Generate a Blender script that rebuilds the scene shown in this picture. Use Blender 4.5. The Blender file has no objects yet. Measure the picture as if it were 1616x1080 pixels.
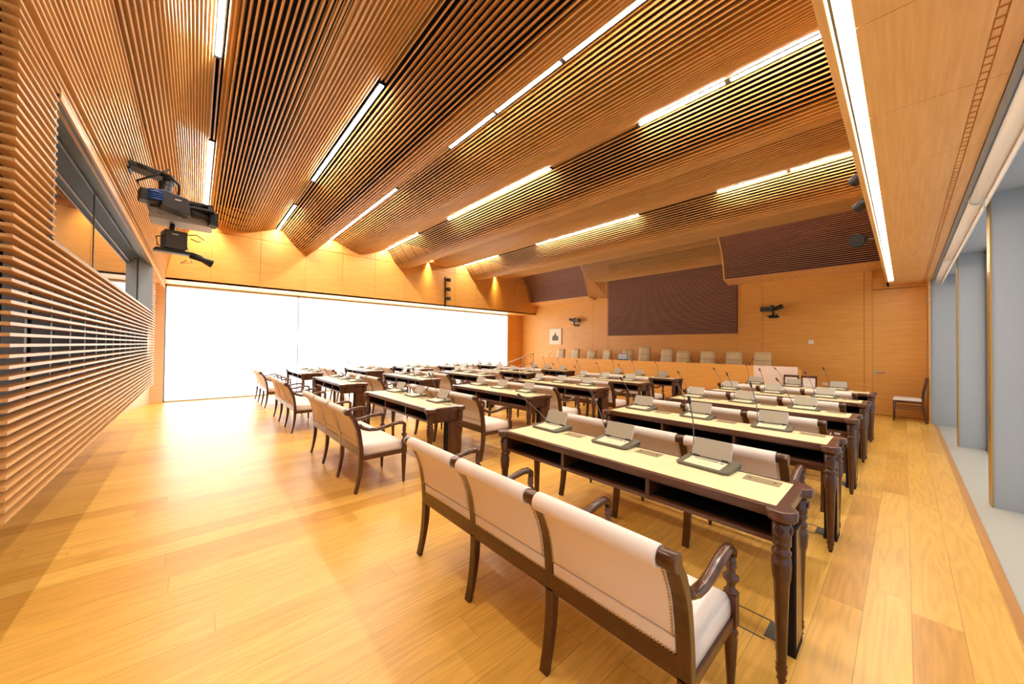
import bpy, math, random
from mathutils import Matrix, Vector
random.seed(7)
S = bpy.context.scene
COL = S.collection
PI = math.pi
R = math.radians

# ------------------------------------------------------------------ materials
def new_mat(name):
    m = bpy.data.materials.new(name); m.use_nodes = True
    nt = m.node_tree
    return m, nt, nt.nodes['Principled BSDF']

def plain(name, col, rough=.5, metal=0.0, spec=.5, coat=0.0, bump=0.0, bscale=200):
    m, nt, b = new_mat(name)
    b.inputs['Base Color'].default_value = (*col, 1)
    b.inputs['Roughness'].default_value = rough
    b.inputs['Metallic'].default_value = metal
    b.inputs['Specular IOR Level'].default_value = spec
    b.inputs['Coat Weight'].default_value = coat
    tc = nt.nodes.new('ShaderNodeTexCoord')
    n = nt.nodes.new('ShaderNodeTexNoise'); n.inputs['Scale'].default_value = bscale
    nt.links.new(tc.outputs['Object'], n.inputs['Vector'])
    mix = nt.nodes.new('ShaderNodeMix'); mix.data_type = 'RGBA'
    mix.inputs[6].default_value = (*[c * .93 for c in col], 1)
    mix.inputs[7].default_value = (*[min(1, c * 1.06) for c in col], 1)
    nt.links.new(n.outputs['Fac'], mix.inputs[0]); nt.links.new(mix.outputs[2], b.inputs['Base Color'])
    if bump:
        bp = nt.nodes.new('ShaderNodeBump'); bp.inputs['Strength'].default_value = bump
        bp.inputs['Distance'].default_value = .002
        nt.links.new(n.outputs['Fac'], bp.inputs['Height']); nt.links.new(bp.outputs['Normal'], b.inputs['Normal'])
    return m

def wood(name, c1, c2, scale=(1, 1, 1), rough=.35, coat=0.0, spec=.4, detail=4):
    """grain: noise stretched by `scale` in object space"""
    m, nt, b = new_mat(name)
    tc = nt.nodes.new('ShaderNodeTexCoord')
    mp = nt.nodes.new('ShaderNodeMapping'); mp.inputs['Scale'].default_value = scale
    n = nt.nodes.new('ShaderNodeTexNoise'); n.inputs['Scale'].default_value = 1.0
    n.inputs['Detail'].default_value = detail; n.inputs['Roughness'].default_value = .6
    r = nt.nodes.new('ShaderNodeValToRGB')
    r.color_ramp.elements[0].position = .32; r.color_ramp.elements[0].color = (*c1, 1)
    r.color_ramp.elements[1].position = .70; r.color_ramp.elements[1].color = (*c2, 1)
    nt.links.new(tc.outputs['Object'], mp.inputs['Vector']); nt.links.new(mp.outputs[0], n.inputs['Vector'])
    nt.links.new(n.outputs['Fac'], r.inputs[0]); nt.links.new(r.outputs[0], b.inputs['Base Color'])
    b.inputs['Roughness'].default_value = rough; b.inputs['Coat Weight'].default_value = coat
    b.inputs['Specular IOR Level'].default_value = spec
    return m

def emit(name, col, strength):
    m = bpy.data.materials.new(name); m.use_nodes = True
    nt = m.node_tree; nt.nodes.clear()
    o = nt.nodes.new('ShaderNodeOutputMaterial'); e = nt.nodes.new('ShaderNodeEmission')
    e.inputs[0].default_value = (*col, 1); e.inputs[1].default_value = strength
    nt.links.new(e.outputs[0], o.inputs[0])
    return m

def floor_mat():
    m, nt, b = new_mat('oak_planks')
    N = nt.nodes.new; K_ = nt.links.new
    def math_(op, a, bb=None, c=None):
        n = N('ShaderNodeMath'); n.operation = op
        for i, v in enumerate((a, bb, c)):
            if v is None: continue
            if isinstance(v, (int, float)): n.inputs[i].default_value = v
            else: K_(v, n.inputs[i])
        return n.outputs[0]
    tc = N('ShaderNodeTexCoord'); sp = N('ShaderNodeSeparateXYZ'); K_(tc.outputs['Object'], sp.inputs[0])
    W, L = .18, 2.2
    u = math_('DIVIDE', math_('SUBTRACT', sp.outputs[0], .022), W); row = math_('FLOOR', u); fu = math_('FRACT', u)
    w1 = N('ShaderNodeTexWhiteNoise'); w1.noise_dimensions = '1D'; K_(row, w1.inputs['W'])
    v = math_('ADD', math_('DIVIDE', sp.outputs[1], L), math_('MULTIPLY', w1.outputs['Value'], 9.7)); pid = math_('FLOOR', v); fv = math_('FRACT', v)
    cb = N('ShaderNodeCombineXYZ'); K_(row, cb.inputs[0]); K_(pid, cb.inputs[1])
    w2 = N('ShaderNodeTexWhiteNoise'); w2.noise_dimensions = '2D'; K_(cb.outputs[0], w2.inputs['Vector'])
    eu = math_('MULTIPLY', math_('MINIMUM', fu, math_('SUBTRACT', 1.0, fu)), W)
    ev = math_('MULTIPLY', math_('MINIMUM', fv, math_('SUBTRACT', 1.0, fv)), L)
    seam = math_('LESS_THAN', math_('MINIMUM', eu, ev), .0011)
    tone = N('ShaderNodeValToRGB')
    tone.color_ramp.elements[0].color = (.62, .31, .050, 1); tone.color_ramp.elements[0].position = 0
    tone.color_ramp.elements[1].color = (.83, .485, .105, 1); tone.color_ramp.elements[1].position = 1
    mid = tone.color_ramp.elements.new(.35); mid.color = (.75, .41, .075, 1)
    K_(w2.outputs['Value'], tone.inputs[0])
    sh = N('ShaderNodeVectorMath'); sh.operation = 'MULTIPLY_ADD'; sh.inputs[1].default_value = (7.3, 31.1, 5.0)
    K_(w2.outputs['Color'], sh.inputs[0]); K_(tc.outputs['Object'], sh.inputs[2])
    gm = N('ShaderNodeMapping'); gm.inputs['Scale'].default_value = (11, 1.1, 1); K_(sh.outputs[0], gm.inputs['Vector'])
    n1 = N('ShaderNodeTexNoise'); n1.inputs['Scale'].default_value = .8; n1.inputs['Detail'].default_value = 1.5; K_(gm.outputs[0], n1.inputs['Vector'])
    sn = math_('SINE', math_('MULTIPLY', n1.outputs['Fac'], 46))
    g2 = N('ShaderNodeMapping'); g2.inputs['Scale'].default_value = (60, 2.2, 1); K_(sh.outputs[0], g2.inputs['Vector'])
    n2 = N('ShaderNodeTexNoise'); n2.inputs['Scale'].default_value = 1.5; n2.inputs['Detail'].default_value = 3; K_(g2.outputs[0], n2.inputs['Vector'])
    ad = math_('MULTIPLY_ADD', sn, .16, n2.outputs['Fac'])
    gr = N('ShaderNodeValToRGB')
    gr.color_ramp.elements[0].color = (.87, .85, .80, 1); gr.color_ramp.elements[0].position = .25
    gr.color_ramp.elements[1].color = (1.04, 1.04, 1.04, 1); gr.color_ramp.elements[1].position = .66
    K_(ad, gr.inputs[0])
    mx = N('ShaderNodeMix'); mx.data_type = 'RGBA'; mx.blend_type = 'MULTIPLY'; mx.inputs[0].default_value = 1
    K_(tone.outputs[0], mx.inputs[6]); K_(gr.outputs[0], mx.inputs[7])
    mo = N('ShaderNodeMix'); mo.data_type = 'RGBA'; K_(seam, mo.inputs[0]); K_(mx.outputs[2], mo.inputs[6]); mo.inputs[7].default_value = (.36, .17, .04, 1)
    K_(mo.outputs[2], b.inputs['Base Color'])
    b.inputs['Roughness'].default_value = .33; b.inputs['Specular IOR Level'].default_value = .5
    return m

M = {}
M['floor'] = floor_mat()
M['floor_edge'] = wood('oak_edge', (.46, .20, .045), (.56, .27, .07), (14, 1.2, 3), .3)
M['panel'] = wood('anigre_panel', (.71, .345, .075), (.81, .42, .11), (2.2, 2.2, 34), .38, spec=.35)
M['soffit'] = wood('anigre_soffit', (.70, .375, .115), (.82, .475, .175), (46, 2.0, 2), .35, spec=.35)
M['slat'] = wood('slat_wood', (.57, .31, .105), (.71, .425, .16), (1.5, 30, 30), .42, spec=.35)
M['slat_dark'] = wood('slat_wood_dark', (.42, .215, .145), (.54, .29, .20), (1.5, 30, 30), .5, spec=.3)
M['pale_wood'] = wood('pale_veneer', (.70, .47, .29), (.78, .55, .36), (2, 2, 30), .5)
M['black'] = plain('black_felt', (.012, .010, .010), .95, spec=.1)
M['steel'] = plain('dark_steel', (.05, .05, .055), .4, .8)
M['mahog'] = wood('dark_mahogany', (.050, .0145, .005), (.105, .034, .011), (14, 14, 3), .26, coat=.15, spec=.5)
M['mahog_x'] = wood('dark_mahogany_long', (.056, .0165, .006), (.115, .037, .0125), (2, 22, 22), .28, coat=.15, spec=.5)
M['inside'] = plain('shelf_black', (.012, .007, .006), .7, spec=.2)
M['leather'] = plain('cream_leather', (.80, .63, .36), .5, spec=.35, bump=.1, bscale=350)
M['fabric'] = plain('cream_linen', (.80, .695, .635), .9, spec=.15, bump=.5, bscale=420)
M['brass'] = plain('brass', (.55, .36, .12), .35, .9)
M['unit_dark'] = plain('olive_grey_plastic', (.115, .10, .06), .45)
M['unit_pad'] = plain('cream_plastic', (.78, .70, .47), .45)
M['screen'] = plain('pale_screen_back', (.40, .36, .285), .35)
M['screen_edge'] = plain('pale_screen_edge', (.58, .58, .60), .3)
M['black_plastic'] = plain('black_plastic', (.012, .012, .013), .45)
M['dark_plastic'] = plain('charcoal_plastic', (.045, .045, .05), .4)
M['gooseneck'] = plain('gooseneck_metal', (.16, .15, .15), .35, .8)
M['plate'] = plain('bronze_plate', (.30, .225, .11), .45, .3)
M['grey_panel'] = plain('grey_aluminium', (.385, .42, .455), .5, .0, spec=.35)
M['grey_floor'] = plain('grey_ledge', (.46, .44, .38), .5)
M['grey_frame'] = plain('grey_frame', (.12, .12, .12), .45, .5)
M['white'] = plain('white_paint', (.82, .80, .77), .5)
M['blind_tube'] = plain('pale_blind_fabric', (.88, .85, .80), .5)
M['vent'] = plain('vent_bronze', (.55, .36, .19), .5)
M['mid_grey'] = plain('mid_grey', (.27, .26, .24), .5)
M['blue_grey'] = plain('blue_grey_metal', (.25, .31, .37), .45)
M['tray'] = plain('tray_grey', (.50, .47, .42), .55)
M['brushed'] = plain('brushed_metal', (.55, .54, .52), .35, .9)
M['chairback'] = plain('cream_vinyl', (.70, .54, .30), .5)
M['lectern'] = plain('pale_lectern', (.90, .72, .60), .35)
M['paper'] = plain('warm_paper', (.88, .80, .62), .8)
M['print'] = plain('faded_ink', (.16, .15, .10), .8)
M['blue'] = plain('blue_cable', (.03, .09, .38), .5)
M['day'] = emit('daylight_blind', (1.0, .985, .96), 1.7)
M['tube_light'] = emit('warm_white_diffuser', (1.0, .91, .76), 60.0)
M['strip_light'] = emit('white_strip_diffuser', (1.0, .92, .78), 20.0)
M['channel_glow'] = emit('painted_channel_glow', (1.0, .85, .55), 1.6)  # emission painted in for light caught on the strip channel's side
M['bay_day'] = emit('bay_daylight', (.88, .95, 1.0), .38)
M['amber'] = emit('amber_lamp', (1.0, .62, .18), 60.0)

def mirror_glass():
    m, nt, b = new_mat('booth_glass')
    b.inputs['Base Color'].default_value = (.035, .04, .045, 1)
    b.inputs['Roughness'].default_value = .02; b.inputs['IOR'].default_value = 2.6
    return m
M['glass'] = mirror_glass()

# ------------------------------------------------------------------ mesh builder
class MB:
    def __init__(s): s.v = []; s.f = []; s.sm = []
    def quadbox(s, c):           # 8 corners: bottom 4 ccw, top 4 ccw
        n = len(s.v); s.v += [tuple(p) for p in c]
        for q in ((3, 2, 1, 0), (4, 5, 6, 7), (0, 1, 5, 4), (1, 2, 6, 5), (2, 3, 7, 6), (3, 0, 4, 7)):
            s.f.append(tuple(n + i for i in q)); s.sm.append(False)
        return s
    def box(s, x0, x1, y0, y1, z0, z1):
        return s.quadbox([(x0, y0, z0), (x1, y0, z0), (x1, y1, z0), (x0, y1, z0), (x0, y0, z1), (x1, y0, z1), (x1, y1, z1), (x0, y1, z1)])
    def prism(s, poly, z0, z1, axis='z', smooth=False):
        def P(a, b, c): return {'z': (a, b, c), 'x': (c, a, b), 'y': (a, c, b)}[axis]
        n = len(s.v); k = len(poly)
        s.v += [P(a, b, z0) for a, b in poly] + [P(a, b, z1) for a, b in poly]
        s.f.append(tuple(n + i for i in reversed(range(k)))); s.sm.append(False)
        s.f.append(tuple(n + k + i for i in range(k))); s.sm.append(False)
        for i in range(k):
            j = (i + 1) % k
            s.f.append((n + i, n + j, n + k + j, n + k + i)); s.sm.append(smooth)
        return s
    def rings(s, rings, smooth=True, cap=True):
        n = len(s.v); k = len(rings[0])
        for r in rings: s.v += [tuple(p) for p in r]
        for a in range(len(rings) - 1):
            for i in range(k):
                j = (i + 1) % k
                s.f.append((n + a * k + i, n + a * k + j, n + (a + 1) * k + j, n + (a + 1) * k + i)); s.sm.append(smooth)
        if cap:
            s.f.append(tuple(n + i for i in reversed(range(k)))); s.sm.append(False)
            e = n + (len(rings) - 1) * k
            s.f.append(tuple(e + i for i in range(k))); s.sm.append(False)
        return s
    def lathe(s, prof, cx=0, cy=0, seg=14, flute=None):
        rs = []
        for r, z in prof:
            ring = []
            for i in range(seg):
                rr = r
                if flute and flute[0] <= z <= flute[1] and i % 2: rr = r * flute[2]
                a = 2 * PI * i / seg
                ring.append((cx + rr * math.cos(a), cy + rr * math.sin(a), z))
            rs.append(ring)
        return s.rings(rs)
    def cyl(s, p, q, r, seg=10, r2=None):
        return s.tube([p, q], [r, r if r2 is None else r2], seg)
    def tube(s, pts, rad, seg=8, flat=None):
        pts = [Vector(p) for p in pts]
        if not isinstance(rad, (list, tuple)): rad = [rad] * len(pts)
        up = Vector((0, 0, 1)); rs = []
        for i, p in enumerate(pts):
            d = (pts[min(i + 1, len(pts) - 1)] - pts[max(i - 1, 0)]).normalized()
            u = d.cross(up)
            if u.length < 1e-3: u = Vector((1, 0, 0))
            u.normalize(); w = u.cross(d)
            sx, sy = flat if flat else (1, 1)
            rs.append([p + (u * math.cos(2 * PI * k / seg) * sx + w * math.sin(2 * PI * k / seg) * sy) * rad[i] for k in range(seg)])
        return s.rings(rs)
    def ball(s, c, r, seg=6, rows=4, sc=(1, 1, 1)):
        rs = []
        for a in range(1, rows):
            t = PI * a / rows
            rs.append([(c[0] + sc[0] * r * math.sin(t) * math.cos(2 * PI * i / seg), c[1] + sc[1] * r * math.sin(t) * math.sin(2 * PI * i / seg), c[2] - sc[2] * r * math.cos(t)) for i in range(seg)])
        return s.rings(rs)
    def mesh(s, name, mat):
        me = bpy.data.meshes.new(name); me.from_pydata(s.v, [], s.f)
        me.polygons.foreach_set('use_smooth', s.sm); me.materials.append(mat); me.update()
        return me
    def obj(s, name, mat, parent=None, loc=None, bevel=0.0, seg=2):
        o = bpy.data.objects.new(name, s.mesh(name, mat)); COL.objects.link(o)
        if loc: o.location = loc
        if parent: o.parent = parent
        if bevel:
            b = o.modifiers.new('bevel', 'BEVEL'); b.width = bevel; b.segments = seg; b.limit_method = 'ANGLE'; b.angle_limit = R(40)
        return o

def tag(o, label=None, cat=None, group=None, kind=None):
    if label: o['label'] = label
    if cat: o['category'] = cat
    if group: o['group'] = group
    if kind: o['kind'] = kind
    return o
def struct(mb, name, mat, parent=None, bevel=0):
    o = mb.obj(name, mat, parent, bevel=bevel); o['kind'] = 'structure'; return o
def empty(name, loc, rz=0):
    o = bpy.data.objects.new(name, None); COL.objects.link(o); o.location = loc; o.rotation_euler = (0, 0, rz)
    o.empty_display_size = .1; return o
def copy_tree(o, parent=None):
    c = o.copy(); COL.objects.link(c)
    if parent: c.parent = parent
    for ch in list(o.children): copy_tree(ch, c)
    return c

def catmull(pts, n=10):
    out = []
    for i in range(len(pts) - 1):
        p0 = pts[max(i - 1, 0)]; p1 = pts[i]; p2 = pts[i + 1]; p3 = pts[min(i + 2, len(pts) - 1)]
        for k in range(n):
            t = k / n
            out.append(tuple(.5 * (2 * b + (c - a) * t + (2 * a - 5 * b + 4 * c - d) * t * t + (3 * b - a - 3 * c + d) * t ** 3) for a, b, c, d in zip(p0, p1, p2, p3)))
    out.append(pts[-1]); return out
def resample(poly, pitch, start=.5):
    """points spaced by pitch with unit tangent"""
    out = []; need = pitch * start
    for (a, b), (c, d) in zip(poly, poly[1:]):
        L = math.hypot(c - a, d - b); t = need
        while t <= L and L > 1e-9:
            out.append((a + (c - a) * t / L, b + (d - b) * t / L, (c - a) / L, (d - b) / L)); t += pitch
        need = t - L
    return out

# ------------------------------------------------------------------ room constants
XW = -12.1      # window plane
XH = -11.2      # header wall above the windows
YF = 11.5       # dais wall
YS = -.55       # slatted wall front
XB = -.25       # left face of the light beam
H = 1.45        # eye height
ZS = 2.88       # low soffit
K = 11.2 / 11.65
sc = lambda y, z: (y * K, H + (z - H) * K)

# ------------------------------------------------------------------ floor
floor_o = struct(MB().box(XW - .25, .388, -1.6, YF + .2, -.12, 0), 'floor', M['floor'])
struct(MB().box(.388, .433, -1.6, 10.85, -.12, .002), 'trim_1', M['floor_edge'])
struct(MB().box(.433, 1.9, -1.6, YF, -.14, -.012), 'trim_2', M['grey_floor'])

# ------------------------------------------------------------------ ceiling: slatted waves
LY = [(.13, 4.65), (1.645, 4.65), (2.99, 4.65), (4.69, 4.66), (7.845, 4.65)]
LIGHTS = [sc(*p) for p in LY]                               # y, z of the five light rows
lobes = [
    ('wall', [(-.564, 2.93), (-.545, 3.143), (-.485, 3.469), (-.43, 3.70)]),
    ('c', [(-.43, 3.70), (-.36, 3.80), (-.24, 3.99), (-.10, 4.33), (.09, 4.63)]),
    ('c', [(.17, 4.60), (.243, 4.529), (.458, 4.471), (.696, 4.415), (1.025, 4.431), (1.369, 4.547), (1.60, 4.655)]),
    ('c', [(1.69, 4.65), (1.772, 4.597), (1.966, 4.37), (2.143, 4.18), (2.324, 4.135), (2.506, 4.18), (2.669, 4.33), (2.945, 4.63)]),
    ('c', [(3.04, 4.66), (3.15, 4.635), (3.37, 4.527), (3.724, 4.397), (4.015, 4.415), (4.342, 4.513), (4.645, 4.66)]),
    ('c', [(4.735, 4.66), (4.827, 4.585), (5.052, 4.262), (5.222, 4.14), (5.453, 4.134), (5.866, 4.313), (6.28, 4.525)]),
    ('c', [(6.29, 4.525), (6.495, 4.473), (6.824, 4.412), (7.166, 4.447), (7.80, 4.645)]),
    ('c', [(7.89, 4.64), (7.959, 4.572), (8.195, 4.228), (8.429, 4.118), (8.874, 4.233), (9.413, 4.425)]),
    ('c', [(9.42, 4.425), (9.719, 4.415), (10.2, 4.445), (11.025, 4.615)]),
    ('bulk', [(11.03, 4.615), (11.17, 4.44), (11.33, 4.185), (11.46, 3.85), (11.545, 3.49)]),
]
niche = [(10.605, 4.492), (10.75, 4.24), (10.92, 4.02), (11.08, 3.915), (11.28, 3.90), (11.47, 3.93)]
NX0, NX1 = -8.03, -3.40      # bulkhead is interrupted here
SEAM = [XH] + [-2.37 - 1.12 * k for k in range(7, -1, -1)] + [-1.2, XB]
SEAM = sorted(set([round(x, 3) for x in SEAM]))
def slat_strip(mb, y, z, ty, tz, x0, x1, seams, w=.0165, d=.050, gap=.004):
    ny, nz = -tz, ty                    # towards the void behind the slats
    if nz < 0 and abs(nz) > .2: ny, nz = -ny, -nz
    xs = [x0] + sorted(s for s in seams if x0 + .02 < s < x1 - .02) + [x1]
    for a, b in zip(xs, xs[1:]):
        a += gap / 2; b -= gap / 2
        p = [(y - ty * w / 2, z - tz * w / 2), (y + ty * w / 2, z + tz * w / 2)]
        q = [(p[0][0] + ny * d, p[0][1] + nz * d), (p[1][0] + ny * d, p[1][1] + nz * d)]
        mb.quadbox([(a, *p[0]), (b, *p[0]), (b, *p[1]), (a, *p[1]), (a, *q[0]), (b, *q[0]), (b, *q[1]), (a, *q[1])])
cs = MB(); ws = MB(); bs = MB()
back = MB()
def backing(poly, x0, x1, off=.17):
    for (a, b), (c, d) in zip(poly, poly[1:]):
        L = math.hypot(c - a, d - b)
        if L < 1e-6: continue
        ty, tz = (c - a) / L, (d - b) / L; ny, nz = -tz, ty
        back.quadbox([(x0, a + ny * off, b + nz * off), (x1, a + ny * off, b + nz * off), (x1, c + ny * off, d + nz * off), (x0, c + ny * off, d + nz * off),
                      (x0, a + ny * (off + .02), b + nz * (off + .02)), (x1, a + ny * (off + .02), b + nz * (off + .02)), (x1, c + ny * (off + .02), d + nz * (off + .02)), (x0, c + ny * (off + .02), d + nz * (off + .02))])
for kind, pts in lobes:
    poly = catmull([sc(*p) for p in pts], 8)
    if kind == 'wall':
        for y, z, ty, tz in resample(poly, .0437): slat_strip(ws, y, z, ty, tz, XH, -2.37, SEAM, w=.0135, d=.052)
    elif kind == 'c':
        for y, z, ty, tz in resample(poly, .0500): slat_strip(cs, y, z, ty, tz, XH, XB, SEAM)
    else:
        for y, z, ty, tz in resample(poly, .0470):
            slat_strip(bs, y, z, ty, tz, XH, NX0 - .02, SEAM, w=.02, d=.05); slat_strip(bs, y, z, ty, tz, NX1 + .02, XB, SEAM, w=.02, d=.05)
for y, z, ty, tz in resample(catmull(niche, 8), .0470):
    slat_strip(cs, y, z, ty, tz, NX0 + .0, NX1 - .0, SEAM, w=.02, d=.05)
GAPS = [[(-7.0, -4.95), (XH, -10.67)], [(-8.95, -7.45), (-4.08, XB)], [(-6.63, -4.75), (-.88, XB)], [(-8.92, -7.47), (-4.05, -2.5)], [(-9.13, -7.42), (-4.06, -2.5)]]
for (yl, zl), gs in zip(LIGHTS, GAPS):
    for a, b in gs:
        for dy in (-.024, .024): slat_strip(cs, yl + dy, zl + .02, 1, 0, a, b, SEAM)
# roof slab over everything, the dark felt carrier and a few cross rails
ceil = struct(MB().box(XW - .25, 1.9, -1.6, YF + .2, 5.05, 5.2), 'ceiling', M['black'])
felt = MB()
felt.box(XH + .02, XB - .02, -.35, 11.3, 4.86, 4.9)
struct(felt, 'ceiling_felt', M['black'], ceil)
rails = MB()
for kind, pts in lobes[1:9]:
    poly = catmull([sc(*p) for p in pts], 3)
    for x in [XH + .25 + .56 * k for k in range(20)]:
        for (a, b), (c, d) in zip(poly, poly[1:]):
            if x > XB - .05: continue
            rails.quadbox([(x - .012, a, b + .062), (x + .012, a, b + .062), (x + .012, c, d + .062), (x - .012, c, d + .062),
                           (x - .012, a, b + .085), (x + .012, a, b + .085), (x + .012, c, d + .085), (x - .012, c, d + .085)])
struct(rails, 'carrier_rails', M['black'], ceil)
struct(cs, 'wave_slats', M['slat'], ceil)

# ------------------------------------------------------------------ slatted wall with the booth window (camera left)
wall_l = struct(MB().box(XW - .25, 1.9, -1.75, -1.6, -.1, 5.1), 'wall_left', M['panel'])
zz = .735
while zz < 2.0:
    slat_strip(ws, YS, zz, 0, 1, -8.9, -2.37, [-2.37 - 1.31 * k for k in range(1, 5)], w=.0135, d=.052); zz += .0437
while zz < 2.72:
    slat_strip(ws, YS, zz, 0, 1, -2.93, -2.37, [], w=.0135, d=.052)
    slat_strip(ws, YS, zz, 0, 1, -8.9, -8.25, [], w=.0135, d=.052); zz += .0437
while zz < sc(0, 2.93)[1]:
    slat_strip(ws, YS, zz, 0, 1, -11.2, -2.37, [-2.37 - 1.31 * k for k in range(1, 7)], w=.0135, d=.052); zz += .0437
struct(ws, 'wall_slats', M['slat'], wall_l)
lin = MB()                                                    # felt lining and steel uprights behind the slats
lin.box(-8.88, -2.36, -.86, -.84, .72, 1.98)
lin.box(-2.93, -2.36, -.86, -.84, 1.98, 2.72); lin.box(-8.9, -8.4, -.86, -.84, 1.98, 2.72)
lin.box(XH, -2.36, -.80, -.78, 2.95, 4.9)
lin.box(-2.36, XB, -.80, -.78, 2.95, 4.9)
up = MB()
x = -2.5
while x > -8.9:
    up.box(x - .018, x + .018, -.70, -.632, .74, 1.97); x -= .42
struct(up, 'slat_uprights', M['grey_panel'], wall_l)
rec = MB(); rec.prism([(XW, -.80), (-9.0, -1.50), (-9.0, -1.54), (XW, -.84)], 0, 2.95); rec.box(-8.93, -8.9, -1.52, -.64, .735, 2.95)
lin.box(-8.9, -2.36, -.86, -.64, .728, .734)
struct(rec, 'recess_panel', M['pale_wood'], wall_l)
struct(MB().box(-9.0, -2.2, -1.54, -1.50, 0, .75), 'recess_back', M['panel'], wall_l)
struct(lin, 'slat_lining', M['black'], wall_l)
# booth window
wb = MB()
wb.quadbox([(-8.25, -.55, 2.72), (-2.93, -.55, 2.72), (-2.93, -.70, 2.80), (-8.05, -.70, 2.80), (-8.25, -.55, 2.76), (-2.93, -.55, 2.76), (-2.93, -.70, 2.84), (-8.05, -.70, 2.84)])
wb.quadbox([(-8.25, -.55, 1.95), (-8.05, -.70, 1.95), (-8.10, -.72, 1.95), (-8.30, -.57, 1.95), (-8.25, -.55, 2.72), (-8.05, -.70, 2.80), (-8.10, -.72, 2.80), (-8.30, -.57, 2.72)])
wb.box(-2.95, -2.93, -.70, -.56, 1.95, 2.76)
wb.box(-8.05, -2.93, -.70, -.56, 1.955, 1.985)
w1 = struct(wb, 'window_1', M['blue_grey'])
fr = MB(); fr.box(-8.06, -2.93, -.705, -.693, 2.775, 2.80); fr.box(-8.06, -8.035, -.705, -.69, 1.98, 2.8); fr.box(-4.86, -4.845, -.705, -.696, 1.98, 2.8)
struct(fr, 'glazing_gasket', M['grey_frame'], w1)
struct(MB().box(-8.04, -2.93, -.72, -.70, 1.97, 2.79), 'pane', M['glass'], w1)
tr = MB(); tr.box(XH, -2.93, -.556, -.544, 2.712, 2.762)
struct(tr, 'trim_3', M['slat'])

# ------------------------------------------------------------------ header wall over the windows (far end)
hb = MB(); hb.box(XH - .06, XH - .04, -1.6, YF, 2.95, 5.05); hb.box(XW, XH - .0, -1.6, YF, 2.90, 2.95)
wall_far = struct(hb, 'wall_far', M['panel'])
hp = MB(); ys = [-.95, .25, 1.22, 2.25, 3.22, 4.19, 5.17, 6.16, 7.15, 8.15, 9.15, 10.2, YF]
for a, b in zip(ys, ys[1:]):
    hp.box(XH - .04, XH, a + .003, b - .003, 2.905, 4.17); hp.box(XH - .04, XH, a + .003, b - .003, 4.178, 5.0)
struct(hp, 'header_panels', M['panel'], wall_far)
struct(MB().box(XW - .15, XW + .01, -1.6, -.585, 0, 2.95), 'window_pier', M['pale_wood'], wall_far)
struct(MB().box(XW - .15, XW, 10.6, YF, 0, 2.95).box(XW - .2, XW - .15, -1.6, YF, 2.86, 2.95), 'wall_far_piers', M['panel'], wall_far)
# windows with roller blinds
wy = [-.57, 2.26, 5.27, 8.28, 10.57]
wf = MB()
wf.box(XW - .14, XW - .05, -.585, 10.6, 0, .035); wf.box(XW - .14, XW - .05, -.585, 10.6, 2.86, 2.9)
for y in wy: wf.box(XW - .14, XW - .05, y - .025, y + .025, 0, 2.9)
w2 = struct(wf, 'window_2', M['grey_frame'])
for k in range(4):
    a, b = wy[k] + .014, wy[k + 1] - .014
    e = empty('roller_blind', (XW + .02, (a + b) / 2, 0))
    hw = (b - a) / 2
    MB().box(-.022, -.018, -hw, hw, .03, 2.84).obj('blind_fabric', M['day'], e)
    MB().cyl((-.02, -hw, 2.862), (-.02, hw, 2.862), .022, 10).obj('roller', M['white'], e)
    MB().box(-.026, -.012, -hw, hw, .012, .032).obj('bottom_bar', M['brushed'], e)
    ch = MB(); ch.cyl((.0, hw - .01, 2.83), (.0, hw - .01, 2.35), .004, 6); ch.obj('pull_cord', M['gooseneck'], e)
    tag(e, ['glowing white roller blind nearest the slatted wall, widest and leftmost', 'glowing white roller blind second from the slatted wall',
            'glowing white roller blind under the spotlight bar', 'narrow glowing white roller blind nearest the dais wall'][k], 'blind', 'roller blinds on the bright end windows')

# ------------------------------------------------------------------ dais wall
fw = MB(); fw.box(XW - .25, 1.9, YF + .06, YF + .2, -.1, 5.05)
wall_fr = struct(fw, 'wall_front', M['panel'])
fp = MB()
def pan(x0, x1, z0, z1): fp.box(x0 + .003, x1 - .003, YF, YF + .06, z0, z1)
for a, b in ((XW, -8.1), (-2.58, -.62), (-.62, -.49)): pan(a, b, 0, 3.6 if b < -8 else 3.55)
pan(-8.1, -7.43, 0, 4.6); pan(-7.43, -3.18, 0, 1.895); pan(-3.18, -2.58, 0, 3.55); pan(-.49, .34, 2.84, 3.1)
struct(fp, 'front_panels', M['panel'], wall_fr)
ps = MB(); zz = 1.92
while zz < 4.25:
    slat_strip(ps, YF - .03, zz, 0, 1, -7.43, -3.18, [-6.37, -5.3, -4.24], w=.018, d=.05); zz += .0437
struct(ps, 'acoustic_slats', M['slat_dark'], wall_fr)
struct(MB().box(-7.43, -3.18, YF + .04, YF + .058, 1.9, 4.6), 'acoustic_felt', M['black'], wall_fr)
# bulkhead
bb = struct(bs, 'trim_4', M['slat_dark'])
sf = MB()
zb, zw = 3.415, 3.285
for a, b in ((XH, NX0), (NX1, XB)):
    sf.quadbox([(a, 11.09, zb - .03), (b, 11.09, zb - .03), (b, YF, zw), (a, YF, zw), (a, 11.09, zb - .005), (b, 11.09, zb - .005), (b, YF, zw + .03), (a, YF, zw + .03)])
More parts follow.
